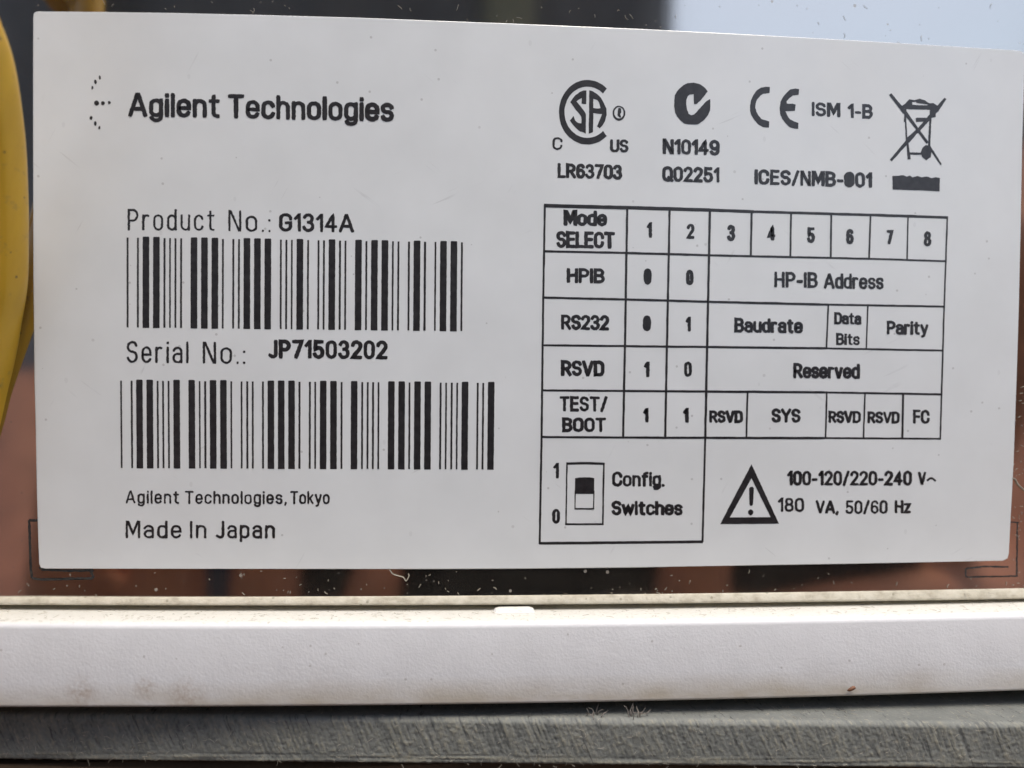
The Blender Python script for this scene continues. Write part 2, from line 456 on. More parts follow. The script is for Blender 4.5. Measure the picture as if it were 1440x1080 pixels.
def ell(cx, cy, rx, ry, a0=0, a1=360, n=28):
    return [(cx + rx * math.cos(math.radians(a0 + (a1 - a0) * k / n)), cy - ry * math.sin(math.radians(a0 + (a1 - a0) * k / n))) for k in range(n + (0 if a1 - a0 >= 360 else 1))]
def ring_arc(cx, cy, rx, ry, ix, iy, a0, a1, n=28, icx=None):
    return ell(cx, cy, rx, ry, a0, a1, n) + ell(cx if icx is None else icx, cy, ix, iy, a1, a0, n)
def seg(a, b, wd, wd2=None):
    wd2 = wd if wd2 is None else wd2
    dx, dy = b[0] - a[0], b[1] - a[1]; L = math.hypot(dx, dy); nx, ny = -dy / L, dx / L
    return [(a[0] + nx * wd / 2, a[1] + ny * wd / 2), (b[0] + nx * wd2 / 2, b[1] + ny * wd2 / 2), (b[0] - nx * wd2 / 2, b[1] - ny * wd2 / 2), (a[0] - nx * wd / 2, a[1] - ny * wd / 2)]
def poly(pts, wds):                      # chain of segments, each on its own hair-thin level
    out = []
    for i in range(len(pts) - 1):
        w_ = wds if not isinstance(wds, (list, tuple)) else wds[i]
        out.append(seg(pts[i], pts[i + 1], w_))
    return out
def join(name, meshes, mat_=INK, parent=lab, label=None):
    bm = bmesh.new()
    for m_ in meshes:
        bm.from_mesh(m_); bpy.data.meshes.remove(m_)
    bmesh.ops.recalc_face_normals(bm, faces=bm.faces)
    for f in bm.faces:
        if f.normal.y > 0: f.normal_flip()
    o = from_bm(name, bm, mat_, parent)
    if label: o['label'] = label
    return o
def arc_(cx, cy, rx, ry, a0, a1, n=None):
    n = n or max(3, int(abs(a1 - a0) / 15))
    return [(cx + rx * math.cos(math.radians(a0 + (a1 - a0) * k / n)), cy + ry * math.sin(math.radians(a0 + (a1 - a0) * k / n))) for k in range(n + 1)]
def rr_(w_, h_, y0=0.0, x0=0.0):                     # closed rounded bowl
    r = min(w_ / 2, h_ / 2) * .98; q = r * 1.0
    return arc_(x0 + w_ - r, y0 + h_ - q, r, q, 0, 90) + arc_(x0 + r, y0 + h_ - q, r, q, 90, 180) + arc_(x0 + r, y0 + q, r, q, 180, 270) + arc_(x0 + w_ - r, y0 + q, r, q, 270, 360)[:-1] + ['closed']
XH = .73
def s_(w_, h_): return arc_(w_ / 2, h_ * .755, w_ / 2, h_ * .245, 15, 180) + arc_(w_ / 2, h_ * .755, w_ / 2, h_ * .24, 195, 262) + arc_(w_ / 2, h_ * .262, w_ / 2, h_ * .262, 82, -165)
def pbowl(w_=.52): return [(0, 0), (0, 1), (w_ - .26, 1)] + arc_(w_ - .26, .73, .26, .27, 75, -75) + [(w_ - .26, .46), (0, .46)]
GL = {
 'A': (.66, [[(0, 0), (.30, 1), (.36, 1), (.66, 0)], [(.11, .30), (.55, .30)]]),
 'B': (.52, [[(.30, .53), (0, .53), (0, 1), (.26, 1)] + arc_(.26, .765, .23, .235, 75, -90), [(0, .53), (0, 0), (.28, 0)] + arc_(.28, .265, .24, .265, -75, 90)]),
 'C': (.54, [[(.54, .70)] + arc_(.27, .72, .27, .28, 0, 180) + arc_(.27, .28, .27, .28, 180, 360) + [(.54, .30)]]),
 'D': (.54, [[(.10, 0), (0, 0), (0, 1), (.26, 1)] + arc_(.26, .72, .28, .28, 75, 0) + arc_(.26, .28, .28, .28, 0, -90) + [(.08, 0)]]),
 'E': (.46, [[(.46, 1), (0, 1), (0, 0), (.46, 0)], [(0, .53), (.42, .53)]]),
 'F': (.44, [[(.44, 1), (0, 1), (0, 0)], [(0, .51), (.40, .51)]]),
 'G': (.54, [[(.54, .72)] + arc_(.27, .73, .27, .27, 0, 180) + arc_(.27, .27, .27, .27, 180, 350) + [(.54, .47), (.30, .47)]]),
 'H': (.54, [[(0, 0), (0, 1)], [(.54, 0), (.54, 1)], [(0, .52), (.54, .52)]]),
 'I': (0, [[(0, 0), (0, 1)]]),
 'J': (.36, [[(.36, 1), (.36, .2)] + arc_(.19, .18, .17, .18, -10, -110) + [(0, .10)]]),
 'L': (.42, [[(0, 1), (0, 0), (.42, 0)]]),
 'M': (.68, [[(0, 0), (0, 1), (.08, 1), (.34, .22), (.60, 1), (.68, 1), (.68, 0)]]),
 'N': (.54, [[(0, 0), (0, 1), (.06, 1), (.48, 0), (.54, 0), (.54, 1)]]),
 'O': (.56, [arc_(.28, .7, .28, .3, 0, 180) + arc_(.28, .3, .28, .3, 180, 360) + ['closed']]),
 'P': (.50, [pbowl(.50)]),
 'Q': (.56, [arc_(.28, .7, .28, .3, 0, 180) + arc_(.28, .3, .28, .3, 180, 360) + ['closed'], [(.34, .22), (.60, -.02)]]),
 'R': (.54, [pbowl(.51), [(.26, .46), (.54, 0)]]),
 'S': (.50, [s_(.50, 1)]),
 'T': (.56, [[(0, 1), (.56, 1)], [(.28, 1), (.28, 0)]]),
 'U': (.54, [[(0, 1), (0, .28)] + arc_(.27, .27, .27, .27, 180, 360) + [(.54, 1)]]),
 'V': (.60, [[(0, 1), (.28, 0), (.32, 0), (.60, 1)]]),
 'Y': (.60, [[(0, 1), (.30, .45), (.60, 1)], [(.30, .45), (.30, 0)]]),
 'a': (.44, [arc_(.22, XH - .20, .22, .20, 165, 0) + [(.44, 0)], [(.44, .42), (.20, .42)] + arc_(.20, .21, .20, .21, 100, 270) + [(.30, 0), (.44, .10)]]),
 'c': (.42, [arc_(.22, XH - .23, .22, .23, 15, 180) + arc_(.22, .23, .22, .23, 180, 345)]),
 'd': (.44, [rr_(.44, XH), [(.44, 0), (.44, 1.0)]]),
 'e': (.45, [[(0, .37), (.45, .37), (.45, .48)] + arc_(.225, XH - .24, .225, .24, 0, 180) + arc_(.225, .24, .225, .24, 180, 335)]),
 'f': (.34, [[(.34, 1)] + arc_(.32, .80, .20, .20, 90, 180) + [(.12, 0)], [(0, XH), (.32, XH)]]),
 'g': (.44, [rr_(.44, XH), [(.44, XH), (.44, -.05)] + arc_(.22, -.05, .22, .20, 0, -155)]),
 'h': (.44, [[(0, 0), (0, 1)], [(0, .45)] + arc_(.22, XH - .23, .22, .23, 170, 0) + [(.44, 0)]]),
 'i': (0, [[(0, 0), (0, XH)], [(0, .96), (0, .99)]]),
 'k': (.42, [[(0, 0), (0, 1)], [(.40, XH), (0, .28)], [(.14, .43), (.42, 0)]]),
 'l': (0, [[(0, 0), (0, 1)]]),
 'n': (.44, [[(0, 0), (0, XH)], [(0, .45)] + arc_(.22, XH - .23, .22, .23, 170, 0) + [(.44, 0)]]),
 'o': (.46, [rr_(.46, XH)]),
 'p': (.44, [rr_(.44, XH), [(0, XH), (0, -.25)]]),
 'r': (.30, [[(0, 0), (0, XH)], [(0, .45)] + arc_(.20, XH - .23, .20, .23, 170, 65)]),
 's': (.40, [s_(.40, XH)]),
 't': (.32, [[(.13, .94), (.13, .16)] + arc_(.28, .16, .15, .16, 190, 270) + [(.32, 0)], [(0, XH), (.31, XH)]]),
 'u': (.44, [[(0, XH), (0, .22)] + arc_(.22, .22, .22, .22, 190, 350) + [(.44, .26)], [(.44, XH), (.44, 0)]]),
 'v': (.46, [[(0, XH), (.21, 0), (.25, 0), (.46, XH)]]),
 'w': (.70, [[(0, XH), (.17, 0), (.35, XH * .92), (.53, 0), (.70, XH)]]),
 'y': (.46, [[(0, XH), (.23, .04)], [(.46, XH), (.20, -.18), (.05, -.24)]]),
 'z': (.40, [[(0, XH), (.40, XH), (0, 0), (.40, 0)]]),
 '0': (.48, [arc_(.24, .72, .24, .28, 0, 180) + arc_(.24, .28, .24, .28, 180, 360) + ['closed']]),
 '1': (.22, [[(0, .76), (.19, 1), (.22, 1), (.22, 0)]]),
 '2': (.48, [arc_(.24, .74, .24, .26, 170, -25) + [(.40, .52), (0, 0), (.48, 0)]]),
 '3': (.48, [arc_(.23, .76, .22, .24, 160, -90), arc_(.23, .265, .25, .265, 88, -165)]),
 '4': (.52, [[(.37, 0), (.37, 1), (0, .27), (.52, .27)]]),
 '5': (.48, [[(.45, 1), (.06, 1), (.03, .50)] + arc_(.23, .30, .25, .30, 125, -160)]),
 '6': (.48, [arc_(.24, .29, .24, .29, 0, 360)[:-1] + ['closed'], arc_(.25, .73, .23, .27, 25, 170) + [(0, .3)]]),
 '7': (.48, [[(0, 1), (.48, 1), (.44, .86), (.15, 0)]]),
 '8': (.48, [arc_(.24, .765, .21, .235, 0, 360)[:-1] + ['closed'], arc_(.24, .265, .24, .265, 0, 360)[:-1] + ['closed']]),
 '9': (.48, [arc_(.24, .71, .24, .29, 0, 360)[:-1] + ['closed'], [(.48, .7)] + arc_(.23, .27, .25, .27, 10, -155)]),
 '.': (0, [[(0, .0), (0, .02)]]), ',': (.06, [[(.06, .04), (0, -.14)]]), ':': (0, [[(0, 0), (0, .02)], [(0, .55), (0, .57)]]),
 '/': (.34, [[(0, -.04), (.34, 1.02)]]), '-': (.26, [[(0, .38), (.26, .38)]]),
}
def text_mesh(s, x0, x1, b0, b1, cap, off=0.0, sp=1.0, amp=.000042):
    """one line of the printed condensed lettering, drawn as pen strokes of even width"""
    sw = (.105 * cap + 70 * off) * 1.17
    gap = .25 + (sp - 1) * .45
    total = sum(GL[ch][0] for ch in s) + gap * (len(s) - 1)
    sx = (x1 - x0 - sw) / max(total, .05); sy = cap - sw
    bm = bmesh.new(); y = ink_plane(); cx = 0.0; lev = 0
    if total < .05: x0 = (x0 + x1 - sw) / 2
    for ch in s:
        gw, strokes = GL[ch]
        wob = random.uniform(.90, 1.10)
        for st in strokes:
            closed = st[-1] == 'closed'; P = st[:-1] if closed else st
            Q = [(x0 + sw / 2 + (cx + a) * sx, b0 + (b1 - b0) * (cx + a) / max(total, .05) - sw / 2 - b * sy) for a, b in P]
            D = []                                    # even spacing
            QQ = Q + [Q[0]] if closed else Q
            for p, q in zip(QQ, QQ[1:]):
                L = math.hypot(q[0] - p[0], q[1] - p[1]); k = max(1, int(L / 2.2))
                D += [(p[0] + (q[0] - p[0]) * i / k, p[1] + (q[1] - p[1]) * i / k) for i in range(k)]
            if not closed: D.append(Q[-1])
            n = len(D); yy = y - lev * 2.5e-7; lev += 1
            Ls, Rs = [], []
            for i, p in enumerate(D):
                a = D[(i - 1) % n] if closed or i else D[0]; b = D[(i + 1) % n] if closed or i < n - 1 else D[-1]
                t0 = Vector((p[0] - a[0], p[1] - a[1])); t1 = Vector((b[0] - p[0], b[1] - p[1]))
                if t0.length < 1e-6: t0 = t1.copy()
                if t1.length < 1e-6: t1 = t0.copy()
                t0.normalize(); t1.normalize(); t = t0 + t1
                if t.length < 1e-3: t = t1.copy()
                t.normalize(); m = 1 / max(.62, t.dot(t1)); nx, ny = -t.y, t.x
                hw = sw * wob / 2 * m * (1.0 if abs(t.x) < .75 else .92)
                Ls.append(bm.verts.new(jit(on_y(p[0] + nx * hw, p[1] + ny * hw, yy), amp)))
                Rs.append(bm.verts.new(jit(on_y(p[0] - nx * hw, p[1] - ny * hw, yy), amp)))
                if not closed and i in (0, n - 1):
                    d = -t1 if i == 0 else t0
                    e = bm.verts.new(jit(on_y(p[0] + d.x * sw * .42 + nx * hw * .72, p[1] + d.y * sw * .42 + ny * hw * .72, yy), amp))
                    f = bm.verts.new(jit(on_y(p[0] + d.x * sw * .42 - nx * hw * .72, p[1] + d.y * sw * .42 - ny * hw * .72, yy), amp))
                    bm.faces.new((Ls[-1], Rs[-1], f, e))
            for i in range(n if closed else n - 1):
                j = (i + 1) % n
                bm.faces.new((Ls[i], Ls[j], Rs[j], Rs[i]))
        cx += gw + gap
    me = bpy.data.meshes.new('t'); bm.to_mesh(me); bm.free()
    return me
def line(label, items, extra=()):
    join('printed_text', [text_mesh(*it) for it in items] + [fill([e]) for e in extra], label=label)

# maker's logo: a small burst of dots
dots = [ell(140.3, 108.8, 1.3, 3, n=10), ell(134.2, 115.3, 2.0, 3.2, n=10), ell(129.9, 123.1, 1.4, 2.6, n=10),
        ell(135.6, 144.9, 3.6, 3.6, n=14), ell(144.6, 144.9, 2.9, 2.9, n=12), ell(153.7, 144.4, 2.2, 2.2, n=12),
        ell(128.0, 165.7, 2.1, 2.6, n=10), ell(134, 173.8, 2.0, 3.2, n=10), ell(139.8, 179.4, 1.4, 2.4, n=10)]
join('logo_mark', [fill([d], amp=.00004, maxlen=9) for d in dots], label='burst of nine small dots, the logo of the maker')
line('large bold name of the maker', [('Agilent', 180, 309.6, 164.6, 166.2, 35, .026, 1.02), ('Technologies', 320, 554, 166.9, 171.6, 35, .026, 1.02)])
line('thin line reading Product No.:', [('Product', 179.5, 302, 324.2, 324.8, 30.5, -.006, 1.22), ('No.:', 321, 380.5, 325.4, 326.6, 30.0, -.006, 1.18)])
line('bold product number after Product No.:', [('G1314A', 392.5, 498, 325.8, 327.2, 26.5, .019, 1.04)])
line('thin line reading Serial No.:', [('Serial', 178.2, 265.2, 510.4, 511, 31, -.004, 1.22), ('No.:', 285.2, 345, 511.4, 512, 31, -.006, 1.18)])
line('bold serial number JP71503202', [('JP71503202', 377, 545.2, 504.3, 505.6, 27, .026, 1.12)])
line('small line naming maker and city under the lower barcode', [('Agilent', 176.5, 251.8, 708.2, 708.5, 18.8, .006, 1.15), ('Technologies,', 260, 403.3, 708.8, 709, 18.6, .006, 1.12), ('Tokyo', 408, 463.8, 708.9, 709, 18.6, .008, 1.08)])
line('line reading Made In Japan', [('Made', 176.5, 255.2, 757, 757.2, 25, .006, 1.15), ('In', 267.2, 290.4, 757, 757.2, 25, .006, 1.15), ('Japan', 303.4, 386.5, 757.2, 757.4, 25, .006, 1.15)])

# barcodes (bar and space widths of the printed pattern)
C39 = {'0': 'nnnwwnwnn', '1': 'wnnwnnnnw', '2': 'nnwwnnnnw', '3': 'wnwwnnnnn', '4': 'nnnwwnnnw', '5': 'wnnwwnnnn', '7': 'nnnwnnwnw',
       'A': 'wnnnnwnnw', 'G': 'nnnnnwwnw', 'J': 'nnnnwwwnn', 'P': 'nnwnwnnwn', '*': 'nwnnwnwnn'}
def barcode(chars, xl, xr, top, bot, drift, cutlast=True, label=None):
    R = 2.75; units = len(chars) * (3 * R + 7) - 1
    mod = (xr - xl + 1.4) / units; x = xl - .7; ms = []
    for ch in chars:
        for i, k in enumerate(C39[ch]):
            wd = mod * (R if k == 'w' else 1)
            if i % 2 == 0:
                a, b = x + .72, x + wd - .72
                if k == 'n': a += random.uniform(-.25, .15); b += random.uniform(-.15, .35)
                u = ((a + b) / 2 - xl) / (xr - xl); ex = 1.6 if k == 'w' else 0
                t_ = top[0] + (top[1] - top[0]) * u - ex; bt = bot[0] + (bot[1] - bot[0]) * u + ex * .3
                dr = drift[0] + (drift[1] - drift[0]) * u
                c_ = 1.0 if k == 'w' else .2
                ms.append(fill([[(a + c_, t_), (b - c_, t_), (b, t_ + c_), (b + dr, bt), (a + dr, bt), (a, t_ + c_)]], amp=.000020, maxlen=4))
            x += wd
        x += mod
    return join('barcode', ms, label=label)
barcode('*G1314A*', 178, 651, (334, 340.8), (460.3, 465.5), (0, -1), label='upper barcode under the product number')
barcode('*JP715032', 169, 695.5, (535.2, 538.6), (658, 660.2), (1, -1.2), label='lower barcode under the serial number')

# approval marks
K = 110 / 1080
def za(x, y, ox=780, oy=105, k=K): return (ox + x * k, oy + y * k)
csa = []
csa.append([ring_arc(826, 157.8, 40, 45.5, 32.2, 36, 47, 313, 48)])
csa.append([[za(*p) for p in ((440, 218), (400, 218), (345, 240), (290, 280), (250, 325), (215, 380), (280, 465), (340, 540), (365, 580), (372, 625), (368, 672), (330, 668), (285, 635), (262, 570), (210, 632), (250, 690), (300, 745), (350, 785), (400, 795), (430, 815), (432, 540), (400, 490), (340, 415), (300, 370), (330, 345), (375, 325), (372, 402), (436, 408))]])
csa.append([[za(*p) for p in ((478, 215), (520, 225), (580, 262), (640, 320), (680, 390), (715, 470), (718, 560), (695, 640), (660, 700), (625, 740), (585, 712), (625, 620), (655, 545), (535, 530), (530, 795), (470, 815))],
            [za(*p) for p in ((535, 335), (590, 350), (615, 385), (632, 460), (600, 468), (532, 460))]])
csa.append([ell(870.5, 159.2, 9.0, 10.6, n=24), ell(870.5, 158.6, 6.6, 8.0, n=24)])
csa.append([[za(*p) for p in ((880, 460), (915, 465), (920, 520), (905, 545), (920, 590), (890, 590), (868, 560), (872, 500))]])
join('certification_mark', [fill(s) for s in csa], label='round letter mark with a C enclosing S and A')
line('letters C and US beside the round mark', [('C', 777.2, 790.8, 210.8, 210.8, 18.2, .008), ('US', 858, 883.7, 214.2, 214.6, 18.6, .018)])
line('number LR63703 under the round mark', [('LR63703', 784, 875, 250.4, 252.8, 21.3, .024)])
k2 = 70 / 1080
def zt2(x, y): return (940 + x * k2, 110 + y * k2)
join('tick_mark', [fill([[zt2(*p) for p in ((850, 285), (800, 215), (735, 160), (660, 120), (550, 97), (420, 105), (330, 145), (250, 215), (180, 290), (140, 370), (128, 480), (128, 620), (145, 740), (190, 830), (250, 905), (340, 975), (440, 1000), (620, 1003), (700, 965), (790, 890), (860, 800), (905, 700), (910, 560), (905, 450), (820, 500), (720, 610), (620, 720), (555, 790), (490, 800), (440, 775), (405, 680), (385, 560), (390, 470), (420, 390), (460, 355), (550, 345), (555, 560), (610, 555), (690, 490), (770, 390))]])], label='solid round emblem with a white tick')
line('number N10149 under the tick emblem', [('N10149', 932, 1012, 216.8, 218.8, 22, .024, 1.02)])
line('number Q02251 in the lower line', [('Q02251', 931.4, 1012, 255.4, 257, 22, .022, 1.04)])
k3 = 90 / 1215
def zc(x, y): return (1045 + x * k3, 110 + y * k3)
ce_c = [zc(*p) for p in ((505, 165), (430, 160), (340, 180), (260, 225), (195, 320), (150, 415), (130, 520), (132, 620), (155, 700), (210, 790), (280, 870), (370, 925), (490, 938), (495, 822), (425, 795), (345, 775), (290, 700), (250, 630), (232, 560), (238, 480), (270, 400), (330, 330), (380, 295), (505, 280))]
ce_e = [zc(*p) for p in ((1062, 205), (990, 195), (900, 210), (840, 260), (760, 350), (710, 450), (695, 560), (700, 670), (740, 770), (810, 860), (890, 935), (970, 955), (1045, 962), (1052, 850), (960, 815), (890, 780), (840, 715), (805, 625), (985, 620), (998, 500), (940, 485), (830, 480), (828, 435), (880, 375), (940, 330), (1055, 315))]
join('conformity_mark', [fill([ce_c]), fill([ce_e])], label='large rounded letters CE')
line('small letters ISM 1-B', [('ISM', 1141.3, 1181.8, 163.6, 165.2, 20.4, .024, 1.02), ('1-B', 1192, 1227.4, 166, 167.2, 20.4, .021, 1.05)])
line('small line reading ICES/NMB-001', [('ICES/NMB-001', 1061, 1226.4, 259.6, 264.4, 22, .024, 1.05)], extra=(ell(1195.4, 251.4, 5.4, 9.4, n=14),))
k4 = 100 / 697
def zw(x, y): return (1240 + x * k4, 120 + y * k4)
def seg_(a, b, wd, wd2=None): return seg(a, b, wd * 1.25, (wd2 or wd) * 1.25)
wb = [seg_(zw(82, 85), zw(225, 265), 3.2, 4.6), seg_(zw(225, 260), zw(350, 430), 4.4, 3.0), seg_(zw(345, 425), zw(450, 565), 3.2, 3.0), seg_(zw(460, 590), zw(582, 778), 3.0, 1.8),
      seg_(zw(625, 128), zw(530, 250), 2.6, 5.4), seg_(zw(530, 245), zw(345, 455), 5.0, 3.6), seg_(zw(350, 445), zw(250, 545), 3.8, 6.0), seg_(zw(260, 540), zw(88, 738), 4.2, 3.0),
      [zw(*p) for p in ((180, 210), (230, 180), (270, 135), (320, 145), (370, 130), (420, 145), (465, 175), (505, 172), (555, 205), (530, 250), (528, 312), (490, 318), (470, 238), (230, 234), (215, 225))],
      seg_(zw(228, 240), zw(245, 560), 1.8), seg_(zw(234, 230), zw(226, 360), 2.4), seg_(zw(480, 250), zw(464, 600), 2.3, 2.6), seg_(zw(250, 550), zw(270, 725), 2.0, 3.6),
      seg_(zw(262, 668), zw(400, 668), 2.4), [zw(*p) for p in ((430, 585), (475, 590), (488, 650), (480, 705), (437, 735), (395, 700), (382, 655), (400, 610))],
      seg_(zw(335, 338), zw(440, 335), 4.6, 4.0)]
lid_hole = [zw(*p) for p in ((298, 165), (335, 160), (340, 172), (400, 180), (455, 190), (440, 196), (300, 190))]
ms = [fill([s] if i != 8 else [s, lid_hole]) for i, s in enumerate(wb)]
join('disposal_mark', ms, label='crossed-out wheeled bin symbol')
join('disposal_bar', [fill([[zw(*p) for p in ((105, 888), (160, 885), (210, 880), (245, 895), (275, 884), (300, 902), (350, 888), (390, 902), (440, 892), (490, 910), (530, 900), (570, 908), (567, 1038), (430, 1030), (107, 1020))]])], label='thick black bar under the crossed-out bin')

# mode table
T = []
def tl(pts, wds): T.extend(poly(pts, [x * 1.18 for x in wds] if isinstance(wds, (list, tuple)) else wds * 1.18))
tl([(765, 289.0), (882, 292.0), (998, 295.4), (1060, 297.6), (1224, 302.2), (1333.2, 305.8)], [4.2, 4.2, 3.8, 3.2, 3.2])
tl([(765, 353.3), (881, 355.6), (998, 358.9), (1115, 361.5), (1223, 363.8), (1331, 367.3)], [2.6, 2.7, 2.6, 2.3, 2.1])
tl([(764, 418.4), (880, 421), (995.5, 424.3), (1164.9, 428.3), (1329, 431.2)], [2.6, 2.7, 2.7, 2.4])
tl([(763, 485.5), (878.9, 486.7), (994.4, 487.9), (1162, 489.8), (1327, 493)], [2.5, 2.6, 2.7, 2.3])
tl([(762, 548.9), (878, 549.7), (993.3, 550.5), (1160, 551.7), (1325, 554.5)], [2.5, 2.6, 2.8, 2.3])
tl([(761.4, 614.4), (876, 615.2), (991.8, 615.6), (1160, 616), (1323, 617)], [2.5, 2.6, 2.7, 2.3])
tl([(758.2, 764), (870, 763), (988.6, 761.8)], 3.2)
tl([(766.2, 288), (764, 420), (761.6, 614), (758.9, 765)], 2.5)
tl([(882, 292), (878.9, 487), (876.2, 615.5)], 2.7)
tl([(941.8, 294), (938.6, 450), (935.5, 615.5)], 2.7)
tl([(998.4, 296), (994.6, 480), (991.8, 615.5), (987.9, 762)], [2.8, 2.8, 2.5])
for a, b, wd in (((1057, 298), (1055.8, 360), 2.6), ((1112.4, 300), (1111.4, 361), 2.4), ((1169, 302), (1168.2, 362), 2.3), ((1224.2, 303.5), (1222.2, 363.5), 2.2), ((1277, 305), (1275.5, 365), 1.8),
                 ((1164.9, 428), (1162.2, 489), 2.0), ((1220.4, 430), (1218.2, 490.5), 1.8), ((1051.3, 551), (1049.6, 615), 2.2), ((1162.7, 552), (1161, 616), 1.9), ((1216.4, 553), (1214.4, 616), 1.9), ((1270.2, 554), (1268.9, 616), 2.5)):
    tl([a, b], wd)
tl([(1332.2, 305), (1327.5, 440), (1322.2, 618)], [2.0, 2.0])
join('table_grid', [fill([s], maxlen=8) for s in T], label='thin ruled grid of the switch mode table')
line('table heading Mode SELECT', [('Mode', 792.5, 854, 317.8, 318.6, 22.8, .034), ('SELECT', 782, 865, 348.8, 350, 24.2, .029)])
for s, it in (('heading digit 1', ('1', 909.3, 917, 334.4, 334.4, 22, .026)), ('heading digit 2', ('2', 965.4, 976.8, 336, 336, 21.5, .022)), ('heading digit 3', ('3', 1022.5, 1034, 339.3, 339.3, 23.5, .026)),
              ('heading digit 4', ('4', 1079.4, 1090.8, 338.5, 338.5, 21.3, .026)), ('heading digit 5', ('5', 1134.8, 1146.2, 342, 342, 22.6, .026)), ('heading digit 6', ('6', 1190, 1200.4, 343.4, 343.4, 21.6, .022)),
              ('heading digit 7', ('7', 1246.4, 1256.3, 343.8, 343.8, 20.5, .024)), ('heading digit 8', ('8', 1299.1, 1309.8, 346.6, 346.6, 21.6, .022)),
              ('row heading HPIB', ('HPIB', 796.8, 850.6, 398.3, 399, 21.8, .029)), ('row heading RS232', ('RS232', 788.7, 857, 464, 465, 22, .027)),
              ('row heading RSVD', ('RSVD', 788.7, 850.2, 529.2, 529.8, 23, .030)),
              ('digit 0 in the HPIB row', ('0', 964.8, 975.2, 401.2, 401.2, 22, .026)), ('digit 1 in the RS232 row', ('1', 963.8, 971.8, 466.6, 466.6, 21.6, .028)),
              ('digit 1 in the reserved row', ('1', 905.4, 913.6, 530.7, 530.7, 22.4, .028)), ('digit 0 in the reserved row', ('0', 961.8, 973.2, 530.2, 530.2, 22, .024)),
              ('first digit 1 in the TEST/BOOT row', ('1', 904.2, 912.2, 594.4, 594.4, 20.8, .030)), ('second digit 1 in the TEST/BOOT row', ('1', 960.5, 968.6, 594.6, 594.6, 21, .030)),
              ('cell reading Reserved', ('Reserved', 1115.4, 1209.5, 532.2, 533, 21.8, .024)), ('cell reading Baudrate', ('Baudrate', 1032.7, 1129, 467.6, 469, 21, .022)),
              ('cell reading Parity', ('Parity', 1247, 1305.8, 470.6, 471.2, 19.8, .020)), ('cell reading SYS', ('SYS', 1084.8, 1126.2, 594.8, 595, 20.8, .028)),
              ('cell reading RSVD below digit 3', ('RSVD', 997.2, 1045, 594.8, 595, 18, .026)), ('cell reading RSVD below Data Bits', ('RSVD', 1164.8, 1210.8, 595, 595.2, 17.6, .024)),
              ('cell reading RSVD beside FC', ('RSVD', 1220, 1265.2, 595.4, 595.7, 17, .019)), ('cell reading FC', ('FC', 1283.8, 1307.5, 595.8, 596.2, 20, .020))):
    line(s, [it])
line('smudged digit 0 in the HPIB row', [('0', 905.4, 916.2, 400, 400, 22.6, .034)], extra=([(907, 383), (909.4, 381), (910.2, 398), (907.5, 397)],))
line('smudged digit 0 in the RS232 row', [('0', 904.2, 915.2, 465.6, 465.6, 22, .036)], extra=([(910, 447), (912, 447), (912, 462), (909.8, 463)],))
line('cell reading HP-IB Address', [('HP-IB', 1088.7, 1150.2, 404.3, 405.2, 22.6, .020, 1.05), ('Address', 1158.2, 1242.9, 406, 407.2, 22, .018)])
line('cell reading Data Bits', [('Data', 1173.1, 1211.2, 456, 456.8, 17.2, .020), ('Bits', 1175.8, 1209.2, 485.4, 485.8, 17, .017)])
line('row heading TEST/BOOT', [('TEST/', 786.5, 854.6, 578.8, 579.2, 22, .022, 1.05), ('BOOT', 790.5, 852.4, 607.8, 608, 21, .026, 1.05)])
# switch drawing
sw = poly([(796.2, 652), (823, 651.2), (850, 652.2)], 3.4) + poly([(797.3, 650.7), (795.9, 738)], 2.0) + poly([(849.2, 650.9), (847.7, 738)], 2.4) + poly([(794.8, 737), (848.8, 737)], 2.4)
sw += poly([(808.9, 690), (808.6, 716)], 1.4) + poly([(835.4, 690), (834.6, 716)], 1.4) + poly([(808, 715.4), (835.4, 715.4)], 2.2)
sw.append([(808.9, 672.6), (815, 671.4), (830, 671.2), (835.8, 672.4), (835.4, 694.4), (808.6, 694.4)])
join('switch_symbol', [fill([s], maxlen=6) for s in sw], label='small rocker switch drawing with a black upper half')
line('digits 1 and 0 beside the switch drawing', [('1', 778, 785.8, 672.9, 672.9, 22, .014), ('0', 776.5, 787.5, 736.6, 736.6, 21.2, .022)])
line('words Config. Switches', [('Config.', 860.8, 934.6, 684.4, 684.8, 21.5, .020), ('Switches', 859.8, 960.2, 724.8, 725.2, 21, .026)], extra=([(919, 680), (926.5, 680), (926, 689), (919, 689)],))
# warning triangle
tri = [[(1056.8, 652.6), (1095.4, 736.4), (1012.8, 737)], [(1056.8, 672.5), (1083.8, 727.2), (1026.3, 727.6)]]
join('warning_triangle', [fill(tri), fill([[(1053.4, 686.5), (1055, 684.6), (1058.4, 684.6), (1060.2, 686.5), (1059, 709), (1057.4, 711.4), (1055.4, 711.4), (1054, 709)]]), fill([ell(1055.6, 720.4, 3.8, 4.2, n=14)])], label='black outlined triangle with an exclamation mark')
line('voltage line 100-120/220-240 V~', [('100-120/220-240', 1106.8, 1282.6, 682.9, 683, 21.2, .020, 1.06), ('V', 1290.8, 1302.6, 681.8, 682, 18.6, .022)],
     extra=(seg((1303.6, 676), (1308, 672.4), 2.6), seg((1307.4, 672.4), (1311.6, 672.6), 2.8), seg((1311, 672.4), (1316, 676.6), 2.6)))
line('power line 180 VA, 50/60 Hz', [('180', 1093.6, 1131, 720, 720.4, 20.6, .016), ('VA,', 1146.8, 1179.6, 722.4, 722.8, 19.2, .020), ('50/60', 1189, 1248.2, 723, 722.6, 19.4, .012, 1.05), ('Hz', 1258, 1281.2, 722, 722, 19, .020)])

